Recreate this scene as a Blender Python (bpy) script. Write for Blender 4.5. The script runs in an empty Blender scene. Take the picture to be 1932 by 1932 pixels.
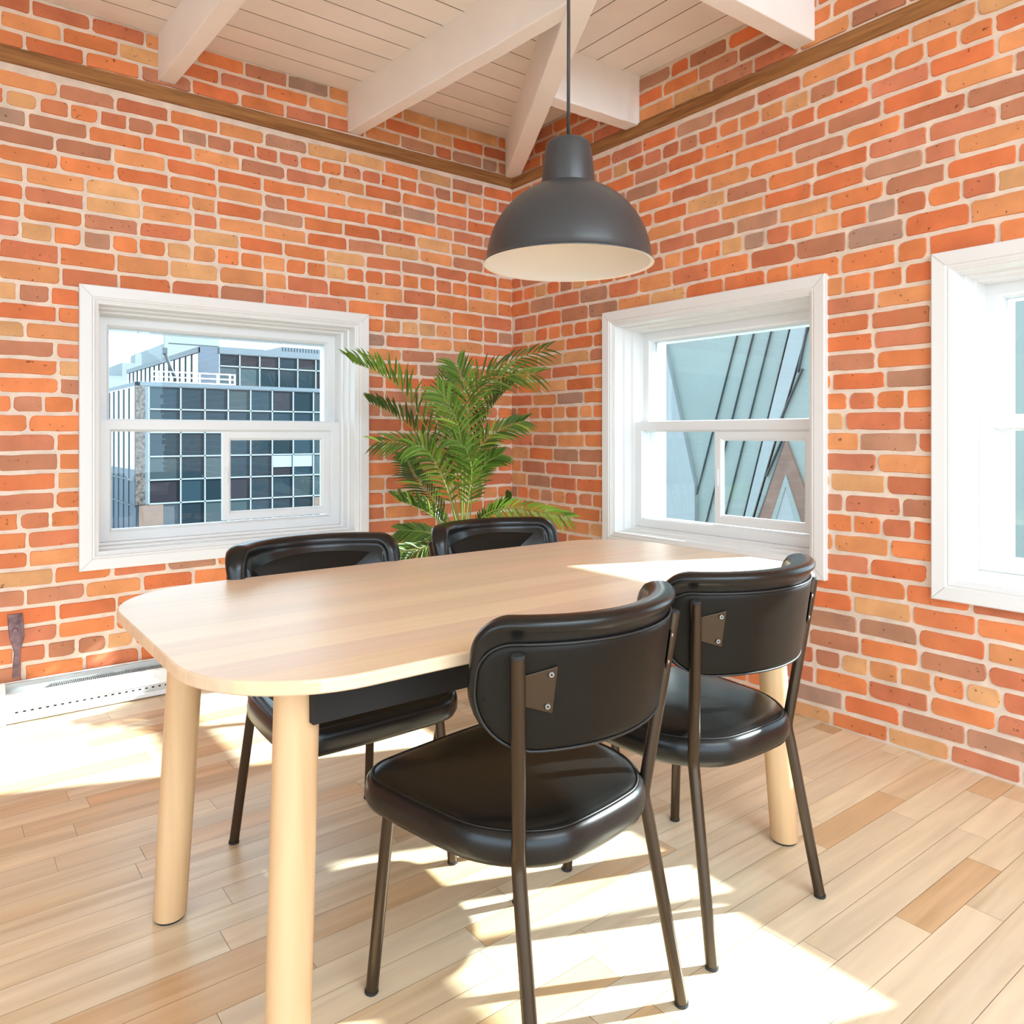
import bpy, bmesh, math, random
from mathutils import Vector, Matrix

random.seed(7)
SC = bpy.context.scene
COL = SC.collection

# ------------------------------------------------------------------ camera, sky, sun, exposure
CAM_D, CAM_H, F_PX, HORIZON = 4.55, 1.13, 1432.0, 820.0
FWD = Vector((0.6114, 0.7913, 0.0)).normalized()
cam = bpy.data.cameras.new('camera')
cam_o = bpy.data.objects.new('camera', cam)
COL.objects.link(cam_o)
cam.sensor_width = 36.0
cam.sensor_fit = 'HORIZONTAL'
cam.lens = 36.0 * F_PX / 1932.0
cam.shift_y = (HORIZON - 966.0) / 1932.0
cam.clip_start, cam.clip_end = 0.05, 500.0
cam_o.location = (-FWD.x * CAM_D, -FWD.y * CAM_D, CAM_H)
cam_o.rotation_euler = (math.pi / 2, 0, math.atan2(FWD.y, FWD.x) - math.pi / 2)
SC.camera = cam_o

w = bpy.data.worlds.new('sky')
SC.world = w
w.use_nodes = True
bg = w.node_tree.nodes['Background']
bg.inputs[0].default_value = (0.66, 0.845, 1.0, 1)
bg.inputs[1].default_value = 2.9

sun = bpy.data.lights.new('sun', 'SUN')
sun.energy = 14.0
sun.angle = math.radians(0.8)
sun.color = (0.91, 0.98, 1.0)
sun_o = bpy.data.objects.new('sun', sun)
COL.objects.link(sun_o)
EL = math.radians(26.4)
sd = Vector((-0.9285 * math.cos(EL), 0.3714 * math.cos(EL), -math.sin(EL)))
sun_o.rotation_euler = sd.to_track_quat('-Z', 'Y').to_euler()
sun_o.location = (8, -5, 6)

def area(name, loc, aim, sx, sy, power, color):
    l = bpy.data.lights.new(name, 'AREA')
    l.shape, l.size, l.size_y, l.energy, l.color = 'RECTANGLE', sx, sy, power, color
    o = bpy.data.objects.new(name, l)
    COL.objects.link(o)
    o.location = loc
    o.rotation_euler = (Vector(aim) - Vector(loc)).to_track_quat('-Z', 'Y').to_euler()
    return o

# added fill light that lifts floor and table, high behind the viewer
area('rear_fill', (-1.9, -5.4, 2.45), (-0.9, -1.8, 0.4), 2.6, 1.2, 50.0, (0.72, 0.88, 1.0))

SC.view_settings.view_transform = 'Standard'
SC.view_settings.look = 'None'
SC.view_settings.gamma = 1.0
SC.view_settings.use_curve_mapping = False
SC.view_settings.exposure = 0.84
SC.cycles.use_denoising = True
SC.cycles.max_bounces = 10
SC.cycles.diffuse_bounces = 6
SC.cycles.transparent_max_bounces = 12
SC.cycles.sample_clamp_indirect = 8.0

# ------------------------------------------------------------------ materials
def node_mat(name):
    m = bpy.data.materials.new(name)
    m.use_nodes = True
    nt = m.node_tree
    return m, nt, nt.nodes['Principled BSDF']

def N(nt, kind, **kw):
    n = nt.nodes.new(kind)
    for k, v in kw.items():
        setattr(n, k, v)
    return n

def plain(name, col, rough=0.5, metal=0.0, spec=0.5, var=0.0, scale=8.0, bump=0.0, bscale=60.0, coat=0.0):
    m, nt, b = node_mat(name)
    b.inputs['Base Color'].default_value = (*col, 1)
    b.inputs['Roughness'].default_value = rough
    b.inputs['Metallic'].default_value = metal
    b.inputs['Specular IOR Level'].default_value = spec
    b.inputs['Coat Weight'].default_value = coat
    L = nt.links
    tc = N(nt, 'ShaderNodeTexCoord')
    if var > 0:
        no = N(nt, 'ShaderNodeTexNoise')
        no.inputs['Scale'].default_value = scale
        no.inputs['Detail'].default_value = 4
        L.new(tc.outputs['Object'], no.inputs['Vector'])
        mr = N(nt, 'ShaderNodeMapRange')
        mr.inputs['From Min'].default_value = 0.3
        mr.inputs['From Max'].default_value = 0.7
        mr.inputs['To Min'].default_value = 1 - var
        mr.inputs['To Max'].default_value = 1 + var
        L.new(no.outputs['Fac'], mr.inputs['Value'])
        mx = N(nt, 'ShaderNodeVectorMath', operation='SCALE')
        mx.inputs[0].default_value = col
        L.new(mr.outputs['Result'], mx.inputs['Scale'])
        L.new(mx.outputs['Vector'], b.inputs['Base Color'])
    if bump > 0:
        no2 = N(nt, 'ShaderNodeTexNoise')
        no2.inputs['Scale'].default_value = bscale
        no2.inputs['Detail'].default_value = 3
        L.new(tc.outputs['Object'], no2.inputs['Vector'])
        bp = N(nt, 'ShaderNodeBump')
        bp.inputs['Strength'].default_value = bump
        bp.inputs['Distance'].default_value = 0.002
        L.new(no2.outputs['Fac'], bp.inputs['Height'])
        L.new(bp.outputs['Normal'], b.inputs['Normal'])
    return m

def brick_mat():
    m, nt, b = node_mat('old orange brick')
    L = nt.links
    at = N(nt, 'ShaderNodeAttribute', attribute_name='tone')
    tc = N(nt, 'ShaderNodeTexCoord')
    n1 = N(nt, 'ShaderNodeTexNoise')
    n1.inputs['Scale'].default_value = 9.0
    n1.inputs['Detail'].default_value = 5
    L.new(tc.outputs['Object'], n1.inputs['Vector'])
    mr = N(nt, 'ShaderNodeMapRange')
    for k, v in (('From Min', .3), ('From Max', .7), ('To Min', .86), ('To Max', 1.14)):
        mr.inputs[k].default_value = v
    L.new(n1.outputs['Fac'], mr.inputs['Value'])
    n2 = N(nt, 'ShaderNodeTexNoise')
    n2.inputs['Scale'].default_value = 58.0
    n2.inputs['Detail'].default_value = 2
    L.new(tc.outputs['Object'], n2.inputs['Vector'])
    m2 = N(nt, 'ShaderNodeMapRange')
    for k, v in (('From Min', .685), ('From Max', .74), ('To Min', 1.0), ('To Max', .38)):
        m2.inputs[k].default_value = v
    L.new(n2.outputs['Fac'], m2.inputs['Value'])
    mu = N(nt, 'ShaderNodeMath', operation='MULTIPLY')
    L.new(mr.outputs['Result'], mu.inputs[0])
    L.new(m2.outputs['Result'], mu.inputs[1])
    vs = N(nt, 'ShaderNodeVectorMath', operation='SCALE')
    L.new(at.outputs['Color'], vs.inputs[0])
    L.new(mu.outputs['Value'], vs.inputs['Scale'])
    # patches of a second firing colour
    n3 = N(nt, 'ShaderNodeTexNoise')
    n3.inputs['Scale'].default_value = 3.5
    L.new(tc.outputs['Object'], n3.inputs['Vector'])
    m3 = N(nt, 'ShaderNodeMapRange')
    for k, v in (('From Min', .5), ('From Max', .75), ('To Min', 0.0), ('To Max', .35)):
        m3.inputs[k].default_value = v
    L.new(n3.outputs['Fac'], m3.inputs['Value'])
    mix = N(nt, 'ShaderNodeMix', data_type='RGBA')
    L.new(m3.outputs['Result'], mix.inputs['Factor'])
    L.new(vs.outputs['Vector'], mix.inputs['A'])
    mix.inputs['B'].default_value = (0.58, 0.25, 0.11, 1)
    L.new(mix.outputs['Result'], b.inputs['Base Color'])
    b.inputs['Roughness'].default_value = 0.75
    b.inputs['Specular IOR Level'].default_value = 0.3
    bp = N(nt, 'ShaderNodeBump')
    bp.inputs['Strength'].default_value = 0.35
    bp.inputs['Distance'].default_value = 0.003
    n4 = N(nt, 'ShaderNodeTexNoise')
    n4.inputs['Scale'].default_value = 40
    n4.inputs['Detail'].default_value = 5
    L.new(tc.outputs['Object'], n4.inputs['Vector'])
    L.new(n4.outputs['Fac'], bp.inputs['Height'])
    L.new(bp.outputs['Normal'], b.inputs['Normal'])
    return m

def wood_mat(name, rough=0.4, grain=(1.2, 26, 26), amp=0.13, streak=0.16, spec=0.4, coat=0.0, base=None):
    """grain runs along local x unless the scale says otherwise; colour from the 'tone' attribute or base"""
    m, nt, b = node_mat(name)
    L = nt.links
    tc = N(nt, 'ShaderNodeTexCoord')
    mp = N(nt, 'ShaderNodeMapping')
    mp.inputs['Scale'].default_value = grain
    L.new(tc.outputs['Object'], mp.inputs['Vector'])
    add = N(nt, 'ShaderNodeVectorMath', operation='ADD')
    L.new(mp.outputs['Vector'], add.inputs[0])
    if base is None:
        at = N(nt, 'ShaderNodeAttribute', attribute_name='tone')
        sc = N(nt, 'ShaderNodeVectorMath', operation='SCALE')
        sc.inputs['Scale'].default_value = 300.0
        L.new(at.outputs['Color'], sc.inputs[0])
        L.new(sc.outputs['Vector'], add.inputs[1])
    n1 = N(nt, 'ShaderNodeTexNoise')
    n1.inputs['Scale'].default_value = 1.6
    n1.inputs['Detail'].default_value = 6
    n1.inputs['Distortion'].default_value = 0.6
    L.new(add.outputs['Vector'], n1.inputs['Vector'])
    r1 = N(nt, 'ShaderNodeMapRange')
    for k, v in (('From Min', .3), ('From Max', .7), ('To Min', 1 - amp), ('To Max', 1 + amp)):
        r1.inputs[k].default_value = v
    L.new(n1.outputs['Fac'], r1.inputs['Value'])
    n2 = N(nt, 'ShaderNodeTexNoise')
    n2.inputs['Scale'].default_value = 0.45
    n2.inputs['Detail'].default_value = 3
    n2.inputs['Distortion'].default_value = 1.5
    L.new(add.outputs['Vector'], n2.inputs['Vector'])
    r2 = N(nt, 'ShaderNodeMapRange')
    for k, v in (('From Min', .52), ('From Max', .72), ('To Min', 1.0), ('To Max', 1 - streak)):
        r2.inputs[k].default_value = v
    L.new(n2.outputs['Fac'], r2.inputs['Value'])
    # streaks pull toward a warmer brown
    comb = N(nt, 'ShaderNodeCombineXYZ')
    for i, p in enumerate((0.7, 1.0, 1.5)):
        pw = N(nt, 'ShaderNodeMath', operation='POWER')
        pw.inputs[1].default_value = p
        L.new(r2.outputs['Result'], pw.inputs[0])
        mu = N(nt, 'ShaderNodeMath', operation='MULTIPLY')
        L.new(pw.outputs['Value'], mu.inputs[0])
        L.new(r1.outputs['Result'], mu.inputs[1])
        L.new(mu.outputs['Value'], comb.inputs[i])
    fin = N(nt, 'ShaderNodeVectorMath', operation='MULTIPLY')
    L.new(comb.outputs['Vector'], fin.inputs[0])
    if base is None:
        L.new(at.outputs['Color'], fin.inputs[1])
    else:
        fin.inputs[1].default_value = base
    L.new(fin.outputs['Vector'], b.inputs['Base Color'])
    b.inputs['Roughness'].default_value = rough
    b.inputs['Specular IOR Level'].default_value = spec
    b.inputs['Coat Weight'].default_value = coat
    b.inputs['Coat Roughness'].default_value = 0.2
    return m

def tone_mat(name, rough=0.6, spec=0.4, metal=0.0):
    m, nt, b = node_mat(name)
    at = N(nt, 'ShaderNodeAttribute', attribute_name='tone')
    nt.links.new(at.outputs['Color'], b.inputs['Base Color'])
    b.inputs['Roughness'].default_value = rough
    b.inputs['Specular IOR Level'].default_value = spec
    b.inputs['Metallic'].default_value = metal
    return m

def pane_mat(name, tint=(0.93, 0.97, 0.96)):
    m, nt, b = node_mat(name)
    out = nt.nodes['Material Output']
    nt.nodes.remove(b)
    tr = N(nt, 'ShaderNodeBsdfTransparent')
    tr.inputs[0].default_value = (*tint, 1)
    gl = N(nt, 'ShaderNodeBsdfGlossy')
    gl.inputs['Roughness'].default_value = 0.0
    fr = N(nt, 'ShaderNodeFresnel')
    fr.inputs['IOR'].default_value = 1.32
    mx = N(nt, 'ShaderNodeMixShader')
    nt.links.new(fr.outputs[0], mx.inputs[0])
    nt.links.new(tr.outputs[0], mx.inputs[1])
    nt.links.new(gl.outputs[0], mx.inputs[2])
    nt.links.new(mx.outputs[0], out.inputs[0])
    return m

M_BRICK = brick_mat()
M_MORTAR = plain('lime mortar', (0.74, 0.60, 0.49), 0.9, var=0.12, scale=14, bump=0.5, bscale=90, spec=0.2)
M_WHITE = plain('white trim paint', (0.76, 0.75, 0.74), 0.38, spec=0.4)
M_CEIL = wood_mat('white painted boards', rough=0.55, grain=(3, 3, 3), amp=0.03, streak=0.04, spec=0.3)
M_BEAM = plain('white painted timber', (0.88, 0.86, 0.835), 0.5, var=0.03, scale=3, bump=0.15, bscale=25)
M_GAP = plain('dark board gap', (0.05, 0.04, 0.035), 0.9)
M_FGAP = plain('brown board joint', (0.30, 0.19, 0.11), 0.9)
M_FLOOR = wood_mat('maple floor boards', rough=0.34, grain=(1.3, 16, 1), amp=0.10, streak=0.22, spec=0.45)
M_TABLE = wood_mat('pale oiled tabletop', rough=0.33, grain=(1.0, 22, 22), amp=0.05, streak=0.08, spec=0.4)
M_LEG = wood_mat('pale turned wood', rough=0.42, grain=(20, 20, 1.0), amp=0.06, streak=0.10, base=(0.69, 0.445, 0.24))
M_RAIL = wood_mat('old brown timber', rough=0.75, grain=(3.0, 60, 60), amp=0.3, streak=0.45, base=(0.31, 0.135, 0.042))
M_LEATHER = plain('black leather', (0.008, 0.0075, 0.007), 0.27, spec=0.40, var=0.25, scale=6, bump=0.10, bscale=45)
M_LEATHER2 = plain('black leather panel', (0.0115, 0.0092, 0.0065), 0.42, spec=0.16, var=0.2, scale=5, bump=0.06, bscale=60)
M_STITCH = plain('dark piping', (0.012, 0.011, 0.010), 0.45)
M_TUBE = plain('dark bronze tube', (0.080, 0.058, 0.040), 0.34, metal=0.85)
M_APRON = plain('black apron board', (0.012, 0.011, 0.010), 0.6, spec=0.3)
M_STEEL = plain('grey steel screw', (0.30, 0.28, 0.26), 0.35, metal=1.0)
M_FOOT = plain('black felt pad', (0.02, 0.02, 0.02), 0.8)
M_LAMP = plain('matte graphite shade', (0.040, 0.040, 0.042), 0.36, spec=0.5)
M_LAMPIN = plain('white shade lining', (0.86, 0.82, 0.76), 0.6)
M_CORD = plain('black cord', (0.03, 0.03, 0.03), 0.5)
M_BULB = plain('frosted bulb', (0.8, 0.8, 0.78), 0.3)
M_HEAT = plain('white enamel', (0.84, 0.84, 0.83), 0.4)
M_GRILLE = plain('grey heater slot', (0.58, 0.58, 0.57), 0.5)
M_DARK = plain('black hole', (0.01, 0.01, 0.01), 0.9)
M_RUST = plain('rusted iron', (0.20, 0.12, 0.13), 0.55, metal=0.4, var=0.5, scale=30, bump=0.6, bscale=60)
M_FROND = tone_mat('palm leaf', 0.45, 0.28)
M_POT = plain('charcoal pot', (0.05, 0.05, 0.05), 0.6)
M_SOIL = plain('dark soil', (0.05, 0.03, 0.02), 0.95, var=0.4, scale=60, bump=1.0)
M_PANE = pane_mat('window pane')
M_VINYL = plain('white vinyl sash', (0.75, 0.755, 0.76), 0.35, spec=0.4)
# outdoors
M_DGLASS = tone_mat('dark facade glass', 0.06, 0.12)
M_MIRROR = plain('sky tinted facade glass', (0.36, 0.42, 0.45), 0.08, metal=1.0)
M_ALU = plain('pale aluminium', (0.17, 0.20, 0.22), 0.5)
M_GREYPANEL = plain('blue grey panel', (0.045, 0.06, 0.085), 0.6, var=0.1, scale=0.4)
M_COPING = plain('grey coping', (0.065, 0.085, 0.105), 0.6)
M_STONE = plain('rubble stone', (0.055, 0.042, 0.037), 0.85, var=0.9, scale=5.0, bump=1.0, bscale=3)
M_WRAIL = plain('white railing paint', (0.62, 0.62, 0.62), 0.4)
M_TANWALL = plain('tan masonry', (0.105, 0.065, 0.05), 0.8, var=0.1, scale=1.5)
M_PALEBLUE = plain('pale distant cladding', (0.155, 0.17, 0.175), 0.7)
M_ROOFDARK = plain('dark steel', (0.03, 0.04, 0.05), 0.5)
M_CLAD = plain('grey green standing seam', (0.165, 0.195, 0.185), 0.5, var=0.08, scale=0.7)
M_CLAD2 = plain('pale seam metal', (0.205, 0.225, 0.232), 0.5, var=0.06, scale=0.8)
M_SEAM = plain('dark seam', (0.035, 0.045, 0.05), 0.6)
M_RBRICK = plain('far brown brick', (0.145, 0.088, 0.068), 0.85, var=0.2, scale=6)
M_ASPH = plain('asphalt', (0.18, 0.18, 0.18), 0.9, var=0.1)

# ------------------------------------------------------------------ mesh helpers
class MB:
    def __init__(s):
        s.v, s.f, s.m, s.c, s.sm = [], [], [], [], []
    def add(s, verts, faces, mi=0, col=None, smooth=False):
        o = len(s.v)
        s.v += [tuple(p) for p in verts]
        for f in faces:
            s.f.append(tuple(i + o for i in f))
            s.m.append(mi)
            s.c.append(col)
            s.sm.append(smooth)
        return s
    def box(s, x0, x1, y0, y1, z0, z1, mi=0, col=None, M=None):
        p = [(x, y, z) for z in (z0, z1) for y in (y0, y1) for x in (x0, x1)]
        if M is not None:
            p = [M @ Vector(q) for q in p]
        return s.add(p, [(0, 2, 3, 1), (4, 5, 7, 6), (0, 1, 5, 4), (1, 3, 7, 5), (3, 2, 6, 7), (2, 0, 4, 6)], mi, col)
    def prism(s, poly, a0, a1, axis='z', mi=0, col=None):
        """poly of 2-D points extruded along axis"""
        n = len(poly)
        def P(u, v, a):
            return {'z': (u, v, a), 'y': (u, a, v), 'x': (a, u, v)}[axis]
        vs = [P(u, v, a0) for u, v in poly] + [P(u, v, a1) for u, v in poly]
        fs = [tuple(range(n))[::-1], tuple(range(n, 2 * n))]
        fs += [(i, (i + 1) % n, n + (i + 1) % n, n + i) for i in range(n)]
        return s.add(vs, fs, mi, col)
    def loft(s, rings, cap0=True, cap1=True, mi=0, col=None, smooth=True, closed=True):
        n = len(rings[0])
        vs = [p for r in rings for p in r]
        fs = []
        for k in range(len(rings) - 1):
            for i in range(n if closed else n - 1):
                j = (i + 1) % n
                fs.append((k * n + i, k * n + j, (k + 1) * n + j, (k + 1) * n + i))
        if cap0:
            fs.append(tuple(range(n))[::-1])
        if cap1:
            fs.append(tuple(range((len(rings) - 1) * n, len(rings) * n)))
        return s.add(vs, fs, mi, col, smooth)
    def tube(s, path, r, seg=16, mi=0, col=None, cap=True):
        path = [Vector(p) for p in path]
        rs = r if isinstance(r, (list, tuple)) else [r] * len(path)
        rings, up = [], None
        for k, p in enumerate(path):
            d0 = (path[k] - path[k - 1]).normalized() if k else None
            d1 = (path[k + 1] - path[k]).normalized() if k < len(path) - 1 else None
            d = (d0 + d1).normalized() if d0 and d1 else (d0 or d1)
            if up is None:
                up = Vector((0, 0, 1)) if abs(d.z) < 0.9 else Vector((1, 0, 0))
                up = (up - d * up.dot(d)).normalized()
            else:
                up = (up - d * up.dot(d)).normalized()
            q = d.cross(up)
            rings.append([p + (up * math.cos(t) + q * math.sin(t)) * rs[k] for t in (2 * math.pi * i / seg for i in range(seg))])
        return s.loft(rings, cap, cap, mi, col)
    def lathe(s, prof, seg=48, mi=0, c=(0, 0), cap0=False, cap1=False):
        rings = [[(c[0] + r * math.cos(2 * math.pi * i / seg), c[1] + r * math.sin(2 * math.pi * i / seg), z) for i in range(seg)] for r, z in prof]
        return s.loft(rings, cap0, cap1, mi)
    def frame(s, u0, u1, z0, z1, rings, mi=0):
        """rectangular picture-frame loft in the u-z plane; rings = (inset, depth)"""
        R = [[(u0 + i, d, z0 + i), (u1 - i, d, z0 + i), (u1 - i, d, z1 - i), (u0 + i, d, z1 - i)] for i, d in rings]
        return s.loft(R, False, False, mi, None, False)
    def build(s, name, mats, parent=None, angle=None, bevel=0.0, fix=True):
        me = bpy.data.meshes.new(name)
        me.from_pydata(s.v, [], s.f)
        for mt in (mats if isinstance(mats, (list, tuple)) else [mats]):
            me.materials.append(mt)
        me.polygons.foreach_set('material_index', s.m)
        me.polygons.foreach_set('use_smooth', s.sm)
        if any(c is not None for c in s.c):
            at = me.color_attributes.new('tone', 'FLOAT_COLOR', 'CORNER')
            buf = []
            for f, c in zip(s.f, s.c):
                c = c or (0.5, 0.5, 0.5)
                buf += [c[0], c[1], c[2], 1.0] * len(f)
            at.data.foreach_set('color', buf)
        me.update()
        if fix:
            bm = bmesh.new()
            bm.from_mesh(me)
            bmesh.ops.recalc_face_normals(bm, faces=bm.faces)
            bm.to_mesh(me)
            bm.free()
        if angle:
            me.set_sharp_from_angle(angle=math.radians(angle))
        o = bpy.data.objects.new(name, me)
        COL.objects.link(o)
        if parent is not None:
            o.parent = parent
        if bevel > 0:
            b = o.modifiers.new('edge', 'BEVEL')
            b.width, b.segments, b.limit_method = bevel, 2, 'ANGLE'
        return o

def tag(o, label=None, cat=None, group=None, kind=None):
    for k, v in (('label', label), ('category', cat), ('group', group), ('kind', kind)):
        if v:
            o[k] = v
    return o

def empty(name, loc=(0, 0, 0), rz=0.0):
    o = bpy.data.objects.new(name, None)
    o.empty_display_size = 0.1
    COL.objects.link(o)
    o.location = loc
    o.rotation_euler = (0, 0, rz)
    return o

def copy_tree(o, parent=None):
    c = o.copy()
    COL.objects.link(c)
    if parent is not None:
        c.parent = parent
    for ch in list(o.children):
        copy_tree(ch, c)
    return c

def jit(a):
    return random.uniform(-a, a)

# ------------------------------------------------------------------ floor
def build_floor():
    mb = MB()
    x0, x1, y0, y1 = -7.0, 0.0, -8.0, 0.0
    mb.box(x0, x1 + 0.25, y0, y1 + 0.25, -0.2, -0.004, 1)
    pw, y = 0.083, y1
    rnd = random.Random(21)
    while y > y0:
        x = x0 - rnd.uniform(0, 0.9)
        while x < x1:
            ln = rnd.choice((0.35, 0.5, 0.65, 0.8, 1.0, 1.2)) * rnd.uniform(0.85, 1.15)
            k = rnd.random()
            if k < 0.62:
                c = Vector((0.78, 0.630, 0.435)) * rnd.uniform(0.92, 1.07)
            elif k < 0.85:
                c = Vector((0.76, 0.575, 0.365)) * rnd.uniform(0.90, 1.05)
            else:
                c = Vector((0.67, 0.445, 0.245)) * rnd.uniform(0.9, 1.12)
            a, b = max(x, x0), min(x + ln, x1)
            if b - a > 0.01:
                g = 0.0005
                mb.add([(a + g, y - pw + g, 0), (b - g, y - pw + g, 0), (b - g, y - g, 0), (a + g, y - g, 0)], [(0, 1, 2, 3)], 0, tuple(c))
            x += ln
        y -= pw
    o = mb.build('floor', [M_FLOOR, M_FGAP], fix=False)
    return tag(o, 'pale maple strip floor with strong sun patches', 'floor', None, 'structure')
build_floor()

# ------------------------------------------------------------------ brick walls, local frame: u along the wall, d into the wall, z up
ROW_HEAD = [0.256, 0.787, 1.257, 1.699, 1.956, 2.474]
ROW_STEP = [7, 6, 6, 3, 7]
def courses():
    cs = []
    z = 0.256
    p = 0.0758
    for k in (3, 2, 1):
        cs.append((z - k * p, False))
    for i, n in enumerate(ROW_STEP):
        a, b = ROW_HEAD[i], ROW_HEAD[i + 1]
        for k in range(n):
            cs.append((a + (b - a) * k / n, k == 0))
    cs.append((2.474, True))
    cs.append((2.474 + 0.0745, False))
    return cs

PALETTE = [((0.70, 0.215, 0.075), 26), ((0.65, 0.172, 0.062), 16), ((0.56, 0.168, 0.078), 14), ((0.70, 0.280, 0.110), 14),
           ((0.49, 0.195, 0.108), 12), ((0.66, 0.340, 0.150), 9), ((0.46, 0.225, 0.138), 4), ((0.60, 0.200, 0.105), 9), ((0.40, 0.235, 0.165), 2)]
PAL = [c for c, wgt in PALETTE for _ in range(wgt)]

def brick_face(mb, rnd, u0, u1, z0, z1, du):
    """one brick: rounded irregular face standing a few millimetres proud of the mortar"""
    col = Vector(rnd.choice(PAL)) * rnd.uniform(0.88, 1.12)
    h, wd = z1 - z0, u1 - u0
    pts = []
    for cx, cz, a0 in ((u1, z1, 0), (u0, z1, 90), (u0, z0, 180), (u1, z0, 270)):
        r = min(rnd.choice((0.004, 0.006, 0.008, 0.012, 0.018)), 0.4 * min(h, wd))
        ox = cx - r if cx == u1 else cx + r
        oz = cz - r if cz == z1 else cz + r
        for t in (0, 45, 90):
            an = math.radians(a0 + t)
            pts.append((ox + r * math.cos(an) + rnd.uniform(-.0014, .0014), oz + r * math.sin(an) + rnd.uniform(-.0014, .0014)))
        # a mid-edge wobble after each corner
        if a0 in (0, 180):
            ks = (.25, .5, .75) if wd > .14 else (.5,)
            zz = z1 if a0 == 0 else z0
            for k in ks:
                uu = u1 + (u0 - u1) * k if a0 == 0 else u0 + (u1 - u0) * k
                pts.append((uu + rnd.uniform(-.012, .012), zz + rnd.uniform(-.0020, .0020)))
        else:
            pts.append((u0 if a0 == 90 else u1, (z0 + z1) / 2 + rnd.uniform(-.004, .004)))
            pts[-1] = (pts[-1][0] + rnd.uniform(-.0022, .0022), pts[-1][1])
    zoff = lambda u: 0.0045 * math.sin(u * 1.9 + du) + 0.0022 * math.sin(u * 6.1 + du * 2 + z0 * 3)
    pts = [(u, z + zoff(u)) for u, z in pts]
    n = len(pts)
    cu = sum(p[0] for p in pts) / n
    cz = sum(p[1] for p in pts) / n
    pr = rnd.uniform(0.003, 0.0065)
    outer = [(u, 0.001, z) for u, z in pts]
    inner = [(u + (0.003 if u < cu else -0.003), -pr, z + (0.0025 if z < cz else -0.0025)) for u, z in pts]
    mb.loft([outer, inner], False, True, 1, tuple(col), False)

def build_wall(name, ua, ub, holes, ztop, rot, label, seed, strip):
    rnd = random.Random(seed)
    mb = MB()
    th = 0.30
    # mortar body around the openings
    us = sorted(holes, key=lambda q: q[0])
    cur = ua
    for (a, b, z0, z1) in us:
        mb.box(cur, a, 0, th, -0.05, ztop, 0)
        mb.box(a, b, 0, th, -0.05, z0, 0)
        mb.box(a, b, 0, th, z1, ztop, 0)
        cur = b
    mb.box(cur, ub, 0, th, -0.05, ztop, 0)
    rows = []
    cs = courses()
    for i, (zc, hd) in enumerate(cs):
        lo = (cs[i - 1][0] + zc) / 2 if i else zc - 0.038
        hi = (cs[i + 1][0] + zc) / 2 if i + 1 < len(cs) else zc + 0.036
        rows.append((max(lo + 0.0075, 0.004), min(hi - 0.0075, strip[0] - 0.006), hd))
    z = strip[1] + 0.008
    while z < ztop - 0.03:
        rows.append((z, min(z + 0.060, ztop - 0.002), False))
        z += 0.0745
    for k, (z0, z1, hd) in enumerate(rows):
        if z1 - z0 < 0.012:
            continue
        u = ub - rnd.uniform(0.0, 0.2) + 0.2 if ub > 0.01 else ub - 0.004
        if not hd:
            # end brick alternates so that joints break
            first = 0.203 if k % 2 else 0.098
        else:
            first = 0.098
        L = first
        while u > ua:
            j = rnd.choice((0.010, 0.011, 0.012, 0.014))
            a, b = max(u - L, ua), u
            segs = [(a, b, z0, z1)]
            for (ha, hb, hz0, hz1) in holes:
                ns = []
                for (p, q, r, s) in segs:
                    if q <= ha or p >= hb or s <= hz0 or r >= hz1:
                        ns.append((p, q, r, s))
                        continue
                    mid = (r + s) / 2
                    if not (hz0 < mid < hz1):
                        ns.append((p, q, r, min(s, hz0)) if mid <= hz0 else (p, q, max(r, hz1), s))
                        continue
                    if p < ha:
                        ns.append((p, ha, r, s))
                    if q > hb:
                        ns.append((hb, q, r, s))
                segs = ns
            for (p, q, r, s) in segs:
                if q - p > 0.02 and s - r > 0.01:
                    brick_face(mb, rnd, p, q, r, s, seed)
            u = u - L - j
            L = (0.0975 if hd else 0.2025) + rnd.uniform(-0.005, 0.005)
            if not hd and rnd.random() < 0.05:
                L = 0.098
    o = mb.build(name, [M_MORTAR, M_BRICK], fix=False)
    o.rotation_euler = (0, 0, rot)
    return tag(o, label, 'wall', None, 'structure')

CAS, WZ0, WZ1 = 0.066, 0.563, 1.755          # casing width, casing bottom and top
W1 = (-2.279, -0.958)
W2 = (0.792, 2.015)
W3 = (2.407, 3.630)
def hole(wd):
    return (wd[0] + CAS - 0.012, wd[1] - CAS + 0.012, WZ0 + CAS - 0.012, WZ1 - CAS + 0.012)
ZTOP = 2.89
build_wall('wall_left', -7.0, 0.0, [hole(W1)], ZTOP + 0.03, 0.0, 'orange brick wall holding the single window and heater', 3, (2.603, 2.668))
build_wall('wall_right', 0.0, 8.0, [hole(W2), hole(W3)], ZTOP + 0.03, -math.pi / 2, 'orange brick wall holding two windows, right of the corner', 9, (2.598, 2.660))

mb = MB(); mb.box(-7.15, -7.0, -2.6, 0.3, -0.05, ZTOP + 0.03)  # added out of view to hold back light from the open side
tag(mb.build('wall_light_block', M_WHITE), 'white panel added out of view to cut light from the open side', 'wall', None, 'structure')

# timber rails let into the brick
mb = MB(); mb.box(-7.0, 0.0, -0.014, 0.02, 2.603, 2.668)
tag(mb.build('trim_1', M_RAIL, bevel=0.004), 'rough brown timber rail set in the brick above the single window', 'timber rail', None, 'structure')
mb = MB(); mb.box(-0.0, 8.0, -0.014, 0.02, 2.598, 2.660)
o = tag(mb.build('trim_2', M_RAIL, bevel=0.004), 'rough brown timber rail set in the brick above the two windows', 'timber rail', None, 'structure')
o.rotation_euler = (0, 0, -math.pi / 2)

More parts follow.
